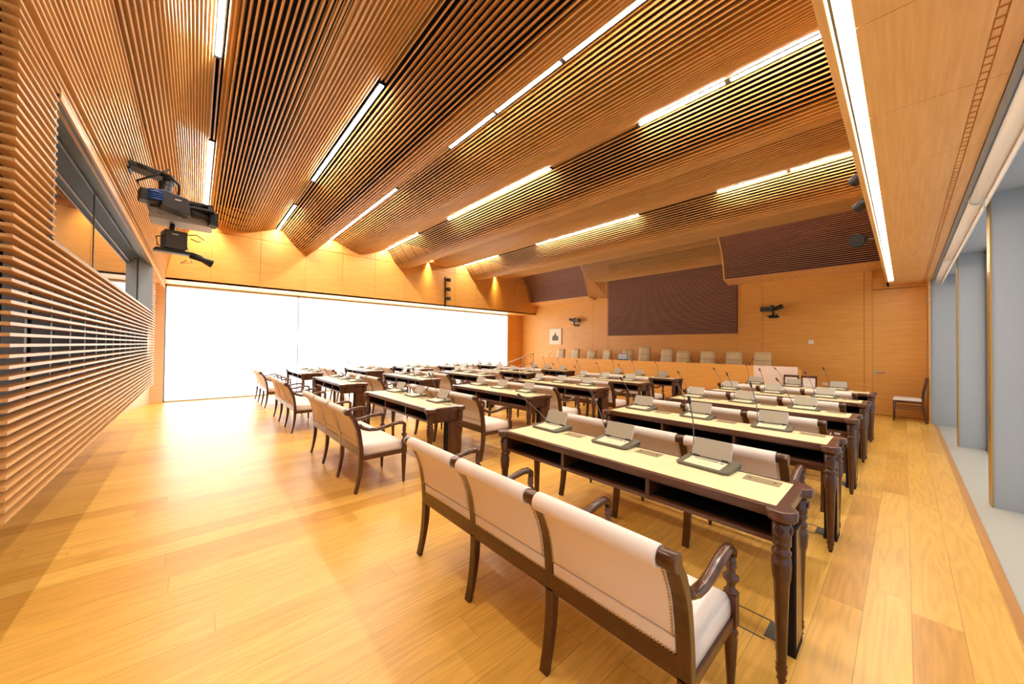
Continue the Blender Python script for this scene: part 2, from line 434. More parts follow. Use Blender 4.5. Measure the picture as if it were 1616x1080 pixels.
# splayed reveal and end caps
sf.quadbox([(NX0, 11.08, 3.39), (-7.44, YF - .02, 3.30), (-7.47, YF, 3.30), (NX0 - .02, 11.1, 3.39), (NX0, 10.68, 4.44), (-7.44, YF - .02, 4.4), (-7.47, YF, 4.4), (NX0 - .02, 10.7, 4.44)])
prof = catmull([sc(*p) for p in lobes[9][1]], 4)
for xe in (NX0, NX1):
    sf.prism([(y - .012, z) for y, z in prof] + [(YF, zw), (YF, 4.6)], xe - .018, xe + .018, 'x')
struct(sf, 'bulkhead_trim', M['soffit'], bb)
struct(MB().prism([(y + .10, z + .02) for y, z in prof] + [(YF, 3.5), (YF, 4.6)], XH, NX0 - .03, 'x').prism([(y + .10, z + .02) for y, z in prof] + [(YF, 3.5), (YF, 4.6)], NX1 + .03, XB, 'x'), 'bulkhead_felt', M['black'], bb)
# door
dr = struct(MB().box(-.478, .322, YF - .004, YF + .05, .008, 2.825), 'door_1', M['panel'], bevel=.002)
dl = MB(); dl.cyl((-.43, YF - .004, .955), (-.43, YF - .05, .955), .012, 8); dl.cyl((-.43, YF - .05, .955), (-.30, YF - .05, .955), .010, 8); dl.box(-.45, -.41, YF - .01, YF - .003, .90, 1.0)
dl.obj('handle', M['brushed'], dr)
for z in (.25, 1.4, 2.55): MB().cyl((.325, YF - .01, z - .05), (.325, YF - .01, z + .05), .010, 8).obj('hinge', M['brushed'], dr)
struct(MB().box(-.492, -.480, YF - .002, YF + .02, 0, 2.84).box(.326, .352, YF - .6, YF + .02, 0, 2.9), 'trim_5', M['slat'])

# ------------------------------------------------------------------ low soffit with the light beam (right)
bm = MB()
bm.box(XB, XB + .032, -1.6, YF, ZS, 5.05)
bm.box(XB + .032, XB + .11, -1.6, 10.8, ZS + .05, ZS + .08)          # channel roof
bm.box(XB, -.145, 10.75, YF, ZS, ZS + .08)
beam = struct(bm, 'trim_6', M['soffit'])
so = MB(); y = -1.6 + .0
edges = [-1.6, -.53, .39, 1.26, 2.16, 3.07, 3.98, 4.89, 5.80, 6.71, 7.62, 8.53, 9.44, 10.35, 10.85, YF]
for a, b in zip(edges, edges[1:]):
    so.box(-.142, .262, a + .002, b - .002, ZS, ZS + .03); so.box(.298, .368, a + .002, b - .002, ZS, ZS + .03)
so.box(-.142, .368, -1.6, YF, ZS + .03, ZS + .07)
struct(so, 'soffit_boards', M['soffit'], beam)
vt = MB(); vt.box(.262, .298, -1.6, YF, ZS + .015, ZS + .03)
y = .9
while y < YF - .1:
    vt.box(.268, .292, y, y + .055, ZS + .004, ZS + .016); y += .075
struct(vt, 'air_vent', M['soffit'], beam)
e = empty('recessed_light_strip', (-.17, 5.0, ZS))
MB().box(-.026, .025, -6.5, 5.55, .000, .012).obj('diffuser', M['strip_light'], e)
MB().box(-.046, -.037, -6.5, 5.65, -.002, .01).obj('lit_channel_edge', M['channel_glow'], e)  # no second lamp: lit side of the channel, its brightness painted as glow
MB().box(-.0365, -.0265, -6.5, 5.55, -.008, .04).obj('channel_divider', M['plate'], e)
tag(e, 'long bright white strip light recessed in the edge beam at right', 'strip light')

# bay with grey fins and windows behind them
bay = MB(); bay.box(.40, 1.9, -1.6, YF, 2.95, 3.05)
struct(bay, 'ceiling_bay', M['grey_panel'])
struct(MB().box(.372, .40, -1.6, YF, 2.86, 3.2), 'trim_7', M['mid_grey'])
wr = struct(MB().box(.355, 1.9, 10.95, YF + .05, -.1, 2.95), 'wall_right', M['grey_panel'])
for i, (yy, x0) in enumerate(((8.72, .545), (5.59, .542), (2.46, .542))):
    f = struct(MB().box(x0 + .012, .86, yy, yy + .16, -.012, 2.95), 'trim_%d' % (8 + i), M['grey_panel'])
    MB().box(x0, x0 + .012, yy - .006, yy + .166, -.012, 2.95).obj('edge_strip', M['brass'], f)
ws_ = MB()
fy = [-1.5, 2.46, 5.59, 8.72, 10.95]
for a in range(4):
    y0, y1 = fy[a] + (.166 if a else 0), fy[a + 1]
    g = MB(); g.box(.80, .86, y0, y0 + .05, -.012, 2.95); g.box(.80, .86, y1 - .05, y1, -.012, 2.95); g.box(.80, .86, y0, y1, -.012, .04); g.box(.80, .86, y0, y1, 2.9, 2.95)
    w = struct(g, 'window_%d' % (3 + a), M['grey_frame'])
    MB().box(.825, .835, y0 + .05, y1 - .05, .04, 2.9).obj('pane', M['bay_day'], w)
for i, (a, b) in enumerate(((.9, 5.32), (5.36, 8.45), (8.49, 10.93))):
    e = empty('blind_cassette', (.455, (a + b) / 2, 2.86)); h = (b - a) / 2
    MB().cyl((0, -h, 0), (0, h, 0), .047, 16).obj('cassette', M['blind_tube'], e)
    MB().cyl((0, -h, 0), (0, -h + .02, 0), .054, 16).cyl((0, h - .02, 0), (0, h, 0), .054, 16).obj('end_cap', M['white'], e)
    MB().box(.036, .044, -h + .03, h - .03, -.10, -.0).obj('fabric_edge', M['white'], e)
    MB().box(-.02, .02, -h + .3, -h + .34, .03, .10).box(-.02, .02, h - .34, h - .3, .03, .10).obj('bracket', M['brushed'], e)
    tag(e, ['pale blind tube under the grey bay ceiling, nearest at the top right edge', 'pale blind tube under the grey bay ceiling, middle length', 'pale blind tube under the grey bay ceiling, far end by the door'][i], 'blind', 'blind tubes over the right windows')

# ------------------------------------------------------------------ linear lights in the ceiling
def linear(x0, x1, row, label):
    y, z = LIGHTS[row]
    e = empty('linear_light', ((x0 + x1) / 2, y, z)); h = (x1 - x0) / 2
    MB().box(-h, h, -.036, .036, -.004, .09).obj('housing', M['black_plastic'], e)
    MB().box(-h + .05, h - .012, -.022, .022, -.008, -.004).obj('diffuser', M['tube_light'], e)
    tag(e, label, 'ceiling light', 'linear lights in the slatted ceiling')
rn = ['row nearest the slatted wall', 'second row from the slatted wall', 'third row from the slatted wall', 'fourth row from the slatted wall', 'row nearest the dais']
linear(-4.93, -1.6, 0, 'linear ceiling light, near piece, ' + rn[0] + ', cut by the top edge')
linear(-10.65, -7.02, 0, 'linear ceiling light, far piece, ' + rn[0] + ', above the hung camera')
linear(-7.43, -4.1, 1, 'long linear ceiling light, middle piece, ' + rn[1])
linear(-11.17, -8.97, 1, 'short linear ceiling light, far piece, ' + rn[1])
linear(-2.46, -.9, 2, 'linear ceiling light, near piece, ' + rn[2])
linear(-3.6, -2.46, 2, 'linear ceiling light, second piece from the camera, ' + rn[2])
linear(-4.73, -3.6, 2, 'linear ceiling light, third piece from the camera, ' + rn[2])
linear(-11.17, -6.65, 2, 'linear ceiling light, far piece, ' + rn[2])
linear(-1.37, XB - .02, 3, 'linear ceiling light meeting the beam, ' + rn[3])
linear(-2.48, -1.37, 3, 'linear ceiling light, second piece from the beam, ' + rn[3])
linear(-7.45, -4.07, 3, 'linear ceiling light in a dark slot, middle piece, ' + rn[3])
linear(-11.17, -8.94, 3, 'short linear ceiling light, far piece, ' + rn[3])
linear(-1.34, XB - .02, 4, 'thin linear ceiling light meeting the beam, ' + rn[4])
linear(-2.48, -1.34, 4, 'thin linear ceiling light, second piece from the beam, ' + rn[4])
linear(-7.4, -4.08, 4, 'thin linear ceiling light, middle piece, ' + rn[4])
linear(-11.17, -9.15, 4, 'thin linear ceiling light, far piece, ' + rn[4])

# ------------------------------------------------------------------ desks
def make_desk():
    e = empty('desk', (0, 0, 0))
    LX, LYY = .92, .19
    t = MB(); t.box(-.945, .945, -.215, .215, .722, .760)
    for sx in (-1, 1):
        for sy in (-1, 1):
            t.lathe([(.050, .712), (.058, .718), (.060, .73), (.060, .752), (.056, .7603)], sx * LX, sy * LYY, 20)
    t.box(-.935, .935, -.205, .205, .712, .724)
    t.obj('tabletop', M['mahog_x'], e, bevel=.004)
    MB().box(-.90, .90, -.185, .185, .7595, .7615).obj('leather_inset', M['leather'], e)
    c = MB(); c.box(-.90, .90, -.19, .185, .598, .620)
    c.obj('shelf_board', M['mahog_x'], e, bevel=.003)
    MB().box(-.90, .90, .165, .185, .620, .712).obj('back_panel', M['inside'], e)
    MB().box(-.885, .885, -.15, .164, .6202, .6215).obj('shelf_lining', M['inside'], e)
    for x in (-.315, .305): MB().box(x - .011, x + .011, -.186, .165, .620, .712).obj('divider', M['mahog'], e)
    for s in (-1, 1):
        p = MB(); p.box(*sorted((s * .885, s * .915)), -.17, .17, .598, .712)
        for z0, z1 in ((.598, .613), (.698, .712)): p.box(*sorted((s * .912, s * .925)), -.165, .165, z0, z1)
        for y0, y1 in ((-.165, -.13), (.13, .165)): p.box(*sorted((s * .912, s * .922)), y0, y1, .613, .698)
        p.obj('end_panel', M['mahog'], e)
    for sx in (-1, 1):
        for sy in (-1, 1):
            l = MB()
            l.lathe([(.011, 0), (.013, .018), (.019, .026), (.014, .034), (.020, .052), (.022, .066), (.018, .075), (.022, .085), (.018, .095), (.0185, .10),
                     (.0285, .44), (.033, .46), (.035, .475), (.0375, .52), (.036, .547), (.028, .555), (.035, .563), (.036, .575), (.030, .585), (.025, .592), (.034, .604), (.036, .615), (.032, .624), (.036, .632), (.036, .712)],
                    sx * LX, sy * LYY, 24, (.472, .548, .90))
            for ax in (0, 1):                                       # carved rosettes on the two outer faces
                for k in range(10):
                    a = 2 * PI * k / 10
                    u, w = .013 * math.cos(a), .013 * math.sin(a)
                    cc = (sx * LX + u, sy * (LYY + .0355), .673 + w) if ax == 0 else (sx * (LX + .0355), sy * LYY + u, .673 + w)
                    l.ball(cc, .0055, 5, 4)
                l.ball((sx * LX, sy * (LYY + .037), .673) if ax == 0 else (sx * (LX + .037), sy * LYY, .673), .006, 6, 4)
            l.obj('leg', M['mahog'], e)
    p = MB(); p.box(.862, .932, .015, .165, 0, .60); p.box(.858, .937, .011, .169, 0, .03)
    pe = p.obj('cable_pedestal', M['inside'], e)
    p = MB(); p.box(.9315, .936, .030, .165, .035, .59); p.obj('side_cover', M['mahog'], pe)
    for x in (-.45, .16, .78):
        q = MB(); q.box(x - .08, x + .08, .075, .165, .7613, .7628)
        s = q.obj('socket_plate', M['plate'], e)
        h = MB()
        for d in (-.055, .055): h.lathe([(.008, .7627), (.008, .7636)], x + d, .12, 8)
        h.obj('cable_hole', M['black_plastic'], s)
    return e

# ------------------------------------------------------------------ benches
BX = [-.885, -.295, .295, .885]
CUR = [(.800, 1.080, 1.122), (.76, 1.108, 1.150), (.73, 1.128, 1.172), (.67, 1.157, 1.198), (.61, 1.177, 1.216), (.54, 1.190, 1.228), (.48, 1.198, 1.236), (.42, 1.203, 1.242), (.36, 1.205, 1.246), (.30, 1.205, 1.244), (.235, 1.203, 1.240), (.16, 1.197, 1.228), (.08, 1.186, 1.212), (0, 1.168, 1.191)]
Y0 = 1.42
def curve_at(z):
    for (z1, a1, b1), (z0, a0, b0) in zip(CUR, CUR[1:]):
        if z0 <= z <= z1:
            t = (z - z0) / (z1 - z0); return a0 + (a1 - a0) * t - Y0, b0 + (b1 - b0) * t - Y0
    return CUR[0][1] - Y0, CUR[0][2] - Y0
def circle(cy, cz, r, n=16): return [(cy + r * math.cos(2 * PI * k / n), cz + r * math.sin(2 * PI * k / n)) for k in range(n)]
def make_bench():
    e = empty('bench', (0, 0, 0))
    for x in BX:
        p = MB(); w = .024
        p.rings([[(x - w, a - Y0, z), (x + w, a - Y0, z), (x + w, b - Y0, z), (x - w, b - Y0, z)] for z, a, b in reversed(CUR)], smooth=False)
        p.prism(circle(1.093 - Y0, .800, .031), x - w - .006, x + w + .006, 'x', True)
        p.obj('back_post', M['mahog'], e, bevel=.003)
    for a, b in zip(BX, BX[1:]):
        x0, x1 = a + .026, b - .026
        c = MB()
        zs = [.495, .50, .54, .59, .64, .69, .73, .765]
        ring = [(curve_at(z)[0] + .004 - (.004 if i else 0), z) for i, z in enumerate(zs)] + [(curve_at(z)[1] + .006, z) for z in reversed(zs)]
        c.prism(ring, x0, x1, 'x', True)
        c.prism(circle(1.092 - Y0, .797, .037, 18), x0 + .004, x1 - .004, 'x', True)
        bk = c.obj('backrest', M['fabric'], e, bevel=.004)
        n = MB()
        for z in [.50 + .0125 * k for k in range(22)]:
            for x in (x0 + .006, x1 - .006): n.ball((x, curve_at(z)[0] - .001, z), .0048, 5, 4)
        no = n.obj('nailhead_trim', M['brass'], bk); no['kind'] = 'stuff'
        s = MB(); r2 = [(curve_at(z)[0] + .002, z) for z in (.432, .45, .475, .489)] + [(curve_at(z)[1], z) for z in (.489, .432)]
        s.prism(r2, x0, x1, 'x', True)
        so_ = s.obj('lower_back_pad', M['fabric'], e, bevel=.004)
        n = MB()
        k = x0 + .006
        while k < x1: n.ball((k, curve_at(.438)[0], .4375), .0048, 5, 4); k += .0135
        no = n.obj('nailhead_trim', M['brass'], so_); no['kind'] = 'stuff'
    # seat: domed upholstery
    s = MB(); rings = []
    for z, d in ((.352, 0), (.385, .0), (.418, .004), (.437, .014), (.447, .032), (.452, .07), (.454, .12)):
        x, y0, y1 = .892 - d, -.178 + d * .5, .252 - d
        rings.append([(-x, y0, z), (-x * .5, y0, z), (0, y0, z), (x * .5, y0, z), (x, y0, z), (x, (y0 + y1) / 2, z), (x, y1, z), (x * .5, y1, z), (0, y1, z), (-x * .5, y1, z), (-x, y1, z), (-x, (y0 + y1) / 2, z)])
    s.rings(rings, smooth=True)
    s.obj('seat', M['fabric'], e)
    r = MB(); r.box(-.90, .90, .215, .256, .312, .356); r.box(-.895, .895, -.215, -.178, .350, .430)
    for x in (-.885, .885): r.box(x - .018, x + .018, -.18, .23, .312, .356)
    r.obj('seat_rail', M['mahog_x'], e, bevel=.003)
    for x in BX:
        a = MB()
        a.tube([(x, 1.205 - Y0, .662), (x, 1.245 - Y0, .628), (x, 1.30 - Y0, .607), (x, 1.37 - Y0, .600), (x, 1.44 - Y0, .606), (x, 1.52 - Y0, .624), (x, 1.60 - Y0, .636), (x, 1.645 - Y0, .633), (x, 1.672 - Y0, .615), (x, 1.680 - Y0, .585)],
               [.025, .024, .023, .023, .023, .0235, .0245, .025, .024, .019], 12, (1, .78))
        a.obj('armrest', M['mahog'], e)
        l = MB(); yy = 1.672 - Y0
        l.lathe([(.011, 0), (.012, .02), (.017, .035), (.012, .045), (.014, .055), (.026, .255), (.023, .268), (.028, .28), (.022, .292), (.022, .31)], x, yy, 12)
        l.box(x - .024, x + .024, yy - .024, yy + .024, .308, .440)
        l.lathe([(.026, .440), (.027, .447), (.017, .456), (.015, .470), (.018, .482), (.030, .498), (.030, .508), (.018, .52), (.016, .535), (.022, .550), (.017, .556), (.020, .566), (.016, .592)], x, yy, 12)
        l.obj('front_leg', M['mahog'], e)
    return e

# ------------------------------------------------------------------ conference units
def make_unit():
    e = empty('microphone_unit', (0, 0, 0))
    out = [(-.145, -.085), (-.125, -.105), (.125, -.105), (.145, -.085), (.145, .09), (.125, .105), (-.125, .105), (-.145, .09)]
    zt = lambda y: .016 + (y + .105) / .21 * .018
    b = MB(); b.rings([[(x * .985, y * .985, 0) for x, y in out], [(x, y, .005) for x, y in out], [(x, y, zt(y) - .004) for x, y in out], [(x * .975, y * .97, zt(y)) for x, y in out]], smooth=False)
    b.obj('base', M['unit_dark'], e)
    p = MB(); p.quadbox([(-.10, -.09, zt(-.09) - .002), (.098, -.09, zt(-.09) - .002), (.098, .03, zt(.03) - .002), (-.10, .03, zt(.03) - .002),
                         (-.10, -.09, zt(-.09) + .004), (.098, -.09, zt(-.09) + .004), (.098, .03, zt(.03) + .004), (-.10, .03, zt(.03) + .004)])
    pd = p.obj('control_panel', M['unit_pad'], e, bevel=.002)
    k = MB(); k.box(-.075, .055, .004, .011, zt(.01) + .003, zt(.01) + .0058)
    k.box(.068, .084, -.002, .008, zt(.0) + .003, zt(.0) + .0058)
    k.obj('card_slot', M['gooseneck'], pd)
    k = MB(); k.box(-.028, .022, -.062, -.034, zt(-.05) + .003, zt(-.05) + .0062)
    k.obj('talk_button', M['unit_pad'], pd, bevel=.002)
    for x in (-.082, .078): MB().box(x - .014, x + .014, .028, .052, .026, .044).obj('hinge', M['dark_plastic'], e)
    # tilted display
    d = MB(); a = R(24); ca, sa = math.cos(a), math.sin(a)
    w, hh, r = .107, .106, .012
    shp = [(-w, 0), (w, 0), (w, hh - r), (w - r * .3, hh - r * .3), (w - r, hh), (-w + r, hh), (-w + r * .3, hh - r * .3), (-w, hh - r)]
    def T(x, t, off): return (x, .040 + t * sa + off * ca, .040 + t * ca - off * sa)
    d.rings([[T(x, t, -.004) for x, t in shp], [T(x, t, .006) for x, t in shp]], smooth=False)
    ds = d.obj('display', M['screen_edge'], e)
    d = MB(); d.rings([[T(x * .975, t * .97 + .001, -.0046) for x, t in shp], [T(x * .975, t * .97 + .001, -.0035) for x, t in shp]], smooth=False)
    d.obj('screen', M['screen'], ds)
    m = MB(); m.lathe([(.016, -.004), (.014, .012), (.009, .02), (.0065, .045)], 0, 0, 10)
    pts = [(0, 0, .02)] + [(-.012 * (t / 10) ** 2 * 4, 0, .02 + .029 * t) for t in range(1, 11)]
    m.tube(pts, .0036, 6)
    mo = m.obj('gooseneck', M['gooseneck'], e, loc=(-.118, .072, .03))
    t = MB(); t.tube([(-.046, 0, .302), (-.050, 0, .318), (-.057, 0, .345), (-.060, 0, .355)], [.005, .0095, .0095, .005], 8)
    t.obj('microphone_tip', M['black_plastic'], mo)
    return e

XC = [-1.28, -4.37, -7.47, -10.47]          # desk centres
YR = [2.10 + 1.51 * k for k in range(5)]
BLOCK = ['right-hand block', 'second block from right', 'third block from right', 'block by bright windows']
ROW = ['nearest row', 'second row', 'third row', 'fourth row', 'dais row']
desk0 = make_desk(); bench0 = make_bench(); unit0 = make_unit()
fd = fb = fu = True
for c in range(4):
    for r in range(5):
        d = desk0 if fd else copy_tree(desk0); fd = False
        d.location = (XC[c], YR[r], 0)
        tag(d, 'dark carved wooden desk with cream top, %s, %s' % (ROW[r], BLOCK[c]), 'desk', 'desks in rows facing the dais')
        b = bench0 if fb else copy_tree(bench0); fb = False
        b.location = (XC[c] - .09, Y0 + 1.51 * r, 0)
        tag(b, 'cream upholstered three-seat bench behind the %s desk, %s' % (ROW[r], BLOCK[c]), 'bench', 'three-seat benches behind the desks')
        for k, dx in enumerate((-.715, -.11, .505)):
            u = unit0 if fu else copy_tree(unit0); fu = False
            u.location = (XC[c] + dx, YR[r] + .152, .7617)
            u.rotation_euler = (0, 0, R(random.uniform(-4, 4)))
            g = [q for q in u.children if q.name.startswith('gooseneck')][0]
            g.rotation_euler = (R(random.uniform(-6, 10)), R(random.uniform(-24, 2)), R(random.uniform(-15, 15)))
            if (c, r) == (0, 0): g.rotation_euler = [(R(30), R(-30), 0), (R(-2), R(-17), 0), (0, R(5), 0)][k]
            tag(u, 'grey microphone unit at the %s seat, %s desk, %s' % (['left', 'middle', 'right'][k], ROW[r], BLOCK[c]), 'conference unit', 'microphone units on the desks')

# floor plates by the pedestals and the cable duct covers
for r in range(5):
    m = MB(); m.box(.02, .12, -.06, .075, 0, .004)
    o = m.obj('floor_plate', M['grey_frame'], None, (-.50, 2.225 + 1.51 * r, .001))
    tag(o, 'dark metal floor plate beside the right pedestal, %s' % ROW[r], 'floor plate', 'metal plates in the floor')
    m = MB()
    for y in (-.085, .085): m.box(-9.2, .03, y - .004, y + .004, 0, .0018)
    m.obj('duct_cover_seam', M['grey_frame'], floor_o, (-.50, 2.225 + 1.51 * r, .0002))

# ------------------------------------------------------------------ dais
YD = 9.62
d = empty('dais_counter', (-5.87, YD, 0))
MB().box(-3.54, 3.54, 0, .04, .0, 1.075).obj('front_panel', M['panel'], d)
MB().box(-3.54, 3.54, .04, .62, 1.02, 1.06).obj('worktop', M['soffit'], d)
MB().box(-3.54, -3.50, .04, .6, 0, 1.02).box(3.50, 3.54, .04, .6, 0, 1.02).obj('side_panel', M['panel'], d)
tag(d, 'long plain orange wood counter of the dais in front of the end wall', 'counter')
l = empty('lectern', (-1.93, YD - .03, 0))
MB().box(-.40, .40, 0, .03, 0, 1.075).obj('front_panel', M['lectern'], l, bevel=.004)
MB().box(-.39, .39, .03, .45, .98, 1.01).obj('top', M['panel'], l)
MB().box(-.40, -.37, .03, .45, 0, .98).box(.37, .40, .03, .45, 0, .98).obj('side_panel', M['panel'], l)
tag(l, 'pale peach lectern panel at the right end of the dais counter', 'lectern')

def exec_chair():
    e = empty('dais_chair', (0, 0, 0))
    s = MB(); s.box(-.20, .20, -.24, .22, .46, .54); s.obj('seat', M['chairback'], e, bevel=.02)
    b = MB(); rs = []
    for k in range(9):
        z = .54 + .84 * k / 8; yb = .20 + .10 * (k / 8) ** 1.3; w = .185 - .005 * (k / 8) - (.012 if k == 8 else 0)
        rs.append([(-w, yb - .035, z), (-w * .4, yb - .03, z), (w * .4, yb - .03, z), (w, yb - .035, z), (w, yb + .03, z), (-w, yb + .03, z)])
    b.rings(rs, smooth=True); bo = b.obj('backrest', M['chairback'], e)
    m = MB(); m.box(-.178, .178, .212, .223, 1.155, 1.163); m.obj('seam', M['plate'], bo)
    a = MB()
    for x in (-.222, .222): a.box(x - .015, x + .015, -.2, .15, .66, .69); a.box(x - .012, x + .012, -.02, .02, .5, .66); a.box(min(x, x * .8), max(x, x * .8), -.02, .02, .485, .505)
    a.obj('armrest', M['dark_plastic'], e)
    p = MB(); p.cyl((0, 0, .08), (0, 0, .46), .025, 10)
    for k in range(5):
        t = 2 * PI * k / 5; p.tube([(0, 0, .10), (.19 * math.cos(t), .19 * math.sin(t), .06)], [.022, .014], 6)
        p.ball((.19 * math.cos(t), .19 * math.sin(t), .03), .03, 6, 5)
    p.obj('swivel_base', M['gooseneck'], e)
    return e
ch0 = exec_chair(); first = True
cx = [-9.12, -8.45, -7.67, -7.10, -6.19, -5.63, -4.92, -4.40, -3.75, -3.07, -2.45]
cz = [0, .01, -.045, 0, .01, .115, .06, 0, 0, 0, 0]
nm = ['leftmost chair behind the dais, below the framed picture', 'second chair from the left behind the dais', 'third chair from the left behind the dais, sunk lowest', 'fourth chair from the left behind the dais', 'fifth chair from the left, behind the dark laptop',
      'sixth chair from the left behind the dais, raised tallest', 'seventh chair from the left behind the dais', 'fourth chair from the right behind the dais', 'third chair from the right behind the dais', 'second chair from the right behind the dais', 'rightmost chair behind the dais, next to the pale lectern']
for i in range(11):
    o = ch0 if first else copy_tree(ch0); first = False
    o.location = (cx[i], 10.58, 0); o.scale = (1, 1, 1 + cz[i] / 1.38); o.rotation_euler = (0, 0, R([6, -4, 3, -14, 8, 2, -3, 4, -2, 3, -3][i]))
    tag(o, 'cream high-back ' + nm[i], 'chair', 'cream swivel chairs behind the dais')
for i, (x, dx) in enumerate(((-9.0, .06), (-7.0, .05), (-5.7, .05), (-4.75, .03), (-3.95, .10), (-3.2, .08), (-2.5, .06))):
    e = empty('desk_microphone', (x, YD + .35, 1.06))
    MB().lathe([(.03, .001), (.03, .012), (.012, .02), (.006, .03)], 0, 0, 10).obj('stand', M['dark_plastic'], e)
    MB().tube([(0, 0, .02), (dx * .4, 0, .07), (dx, 0, .13)], .0045, 6).obj('gooseneck', M['gooseneck'], e)
    MB().tube([(dx, 0, .13), (dx * 1.25, 0, .165)], [.01, .008], 7).obj('microphone_tip', M['black_plastic'], e)
    tag(e, 'thin black gooseneck microphone on the dais counter, %s from the left' % ['first', 'second', 'third', 'fourth', 'fifth', 'sixth', 'last'][i], 'microphone', 'microphones on the dais counter')
e = empty('laptop', (-5.92, YD + .34, 1.06), R(25))
MB().box(-.15, .15, -.11, .11, 0, .018).obj('keyboard_base', M['dark_plastic'], e)
m = MB(); m.quadbox([(-.15, .10, .018), (.15, .10, .018), (.15, .115, .018), (-.15, .115, .018), (-.15, .17, .21), (.15, .17, .21), (.15, .185, .21), (-.15, .185, .21)])
m.obj('lid', M['black_plastic'], e)
MB().quadbox([(-.135, .101, .03), (.135, .101, .03), (.135, .104, .03), (-.135, .104, .03), (-.135, .164, .20), (.135, .164, .20), (.135, .167, .20), (-.135, .167, .20)]).obj('screen', M['grey_panel'], e)
tag(e, 'dark laptop standing open on the dais counter', 'laptop')
# handrail of the dais ramp
e = empty('handrail', (-10.1, 9.75, 0))
MB().tube([(-1.1, 0, .72), (-.9, 0, .80), (-.1, 0, 1.04), (.15, 0, 1.14), (.35, 0, 1.175), (.50, 0, 1.18)], .02, 8).obj('rail', M['plate'], e)
for x, h in ((-.9, .80), (-.06, 1.06), (.48, 1.18)): MB().cyl((x, 0, 0), (x, 0, h), .017, 8).obj('post', M['plate'], e)
for z in (.3, .5): MB().tube([(-.9, 0, z), (-.06, 0, z + .25), (.48, 0, z + .3)], .008, 6).obj('lower_rail', M['plate'], e)
tag(e, 'thin metal handrail sloping up to the left end of the dais', 'handrail')

# ------------------------------------------------------------------ side chairs
def side_chair():
    e = empty('side_chair', (0, 0, 0))                       # faces +x
    s = MB(); s.rings([[(x, y, z) for x, y in ((-.19 + d, -.20 + d), (.21 - d, -.21 + d), (.21 - d, .21 - d), (-.19 + d, .20 - d))] for z, d in ((.43, 0), (.455, 0), (.475, .012), (.485, .05))], smooth=False)
    s.obj('seat', M['fabric'], e, bevel=.006)
    f = MB(); f.box(-.20, .20, -.20, -.175, .385, .432); f.box(-.20, .20, .175, .20, .385, .432); f.box(.185, .208, -.2, .2, .385, .432); f.box(-.21, -.185, -.2, .2, .385, .432)
    f.obj('seat_rail', M['mahog'], e)
    for y in (-.187, .187):
        MB().tube([(.195, y, .0), (.192, y, .2), (.185, y, .432)], [.014, .018, .022], 8).obj('front_leg', M['mahog'], e)
        MB().rings([[(x - .015, y - .017, z), (x + .02, y - .017, z), (x + .02, y + .017, z), (x - .015, y + .017, z)] for x, z in ((-.25, 0), (-.215, .2), (-.20, .42), (-.215, .6), (-.255, .9))], smooth=False).obj('back_post', M['mahog'], e)
    p = MB(); p.quadbox([(-.195, -.165, .50), (-.195, .165, .50), (-.225, .165, .50), (-.225, -.165, .50), (-.235, -.165, .865), (-.235, .165, .865), (-.262, .165, .865), (-.262, -.165, .865)])
    p.obj('back_pad', M['fabric'], e, bevel=.008)
    MB().quadbox([(-.232, -.2, .862), (-.232, .2, .862), (-.268, .2, .862), (-.268, -.2, .862), (-.24, -.2, .905), (-.24, .2, .905), (-.272, .2, .905), (-.272, -.2, .905)]).obj('top_rail', M['mahog'], e)
    for y in (-.187, .187): MB().box(-.205, .19, y - .009, y + .009, .285, .30).box(-.205, .19, y - .009, y + .009, .25, .262).obj('stretcher', M['mahog'], e)
    return e
sc0 = side_chair(); sc0.location = (.045, 11.0, 0); sc0.rotation_euler = (0, 0, PI)
tag(sc0, 'dark wood side chair with cream seat standing alone by the far door', 'chair', 'dark side chairs')
for i, (x, yy) in enumerate(((-1.625, 9.28), (-1.33, 9.28))):
    o = copy_tree(sc0); o.location = (x, yy, 0); o.rotation_euler = (0, 0, -PI / 2); o.scale = (1, .63, 1.0)
    tag(o, ['dark side chair with pale back in front of the peach lectern', 'dark side chair with pale back just right of the peach lectern'][i], 'chair', 'dark side chairs')

# ------------------------------------------------------------------ things on the walls
e = empty('framed_picture', (-10.0, YF - .004, 1.905))
MB().box(-.34, .34, -.03, 0, -.35, .35).obj('frame', M['chairback'], e, bevel=.006)
MB().box(-.315, .315, -.034, -.029, -.325, .325).obj('mat_board', M['paper'], e)
m = MB(); m.prism([(-.17, -.17), (.17, -.17), (.17, .02), (.12, .04), (.10, -.01), (.05, .07), (.02, .17), (-.02, .17), (-.04, .07), (-.10, .06), (-.17, -.01)], -.036, -.0335, 'y'); m.obj('print', M['print'], e)
tag(e, 'small framed print with wide cream mat left on the dais wall', 'picture')
o = MB().box(-.05, .05, -.012, 0, -.05, .05).box(-.035, .035, -.016, -.01, -.03, .03).obj('wall_switch', M['white'], None, (-1.566, YF - .001, 1.647))
tag(o, 'small square white switch plate on the dais wall left of the door', 'switch')
o = MB().box(-.05, .05, -.012, 0, -.03, .03).box(-.02, .02, -.015, -.01, -.015, .015).obj('wall_socket', M['white'], None, (-1.30, YF - .001, .62))
tag(o, 'small white socket plate low on the dais wall near the side chairs', 'socket')

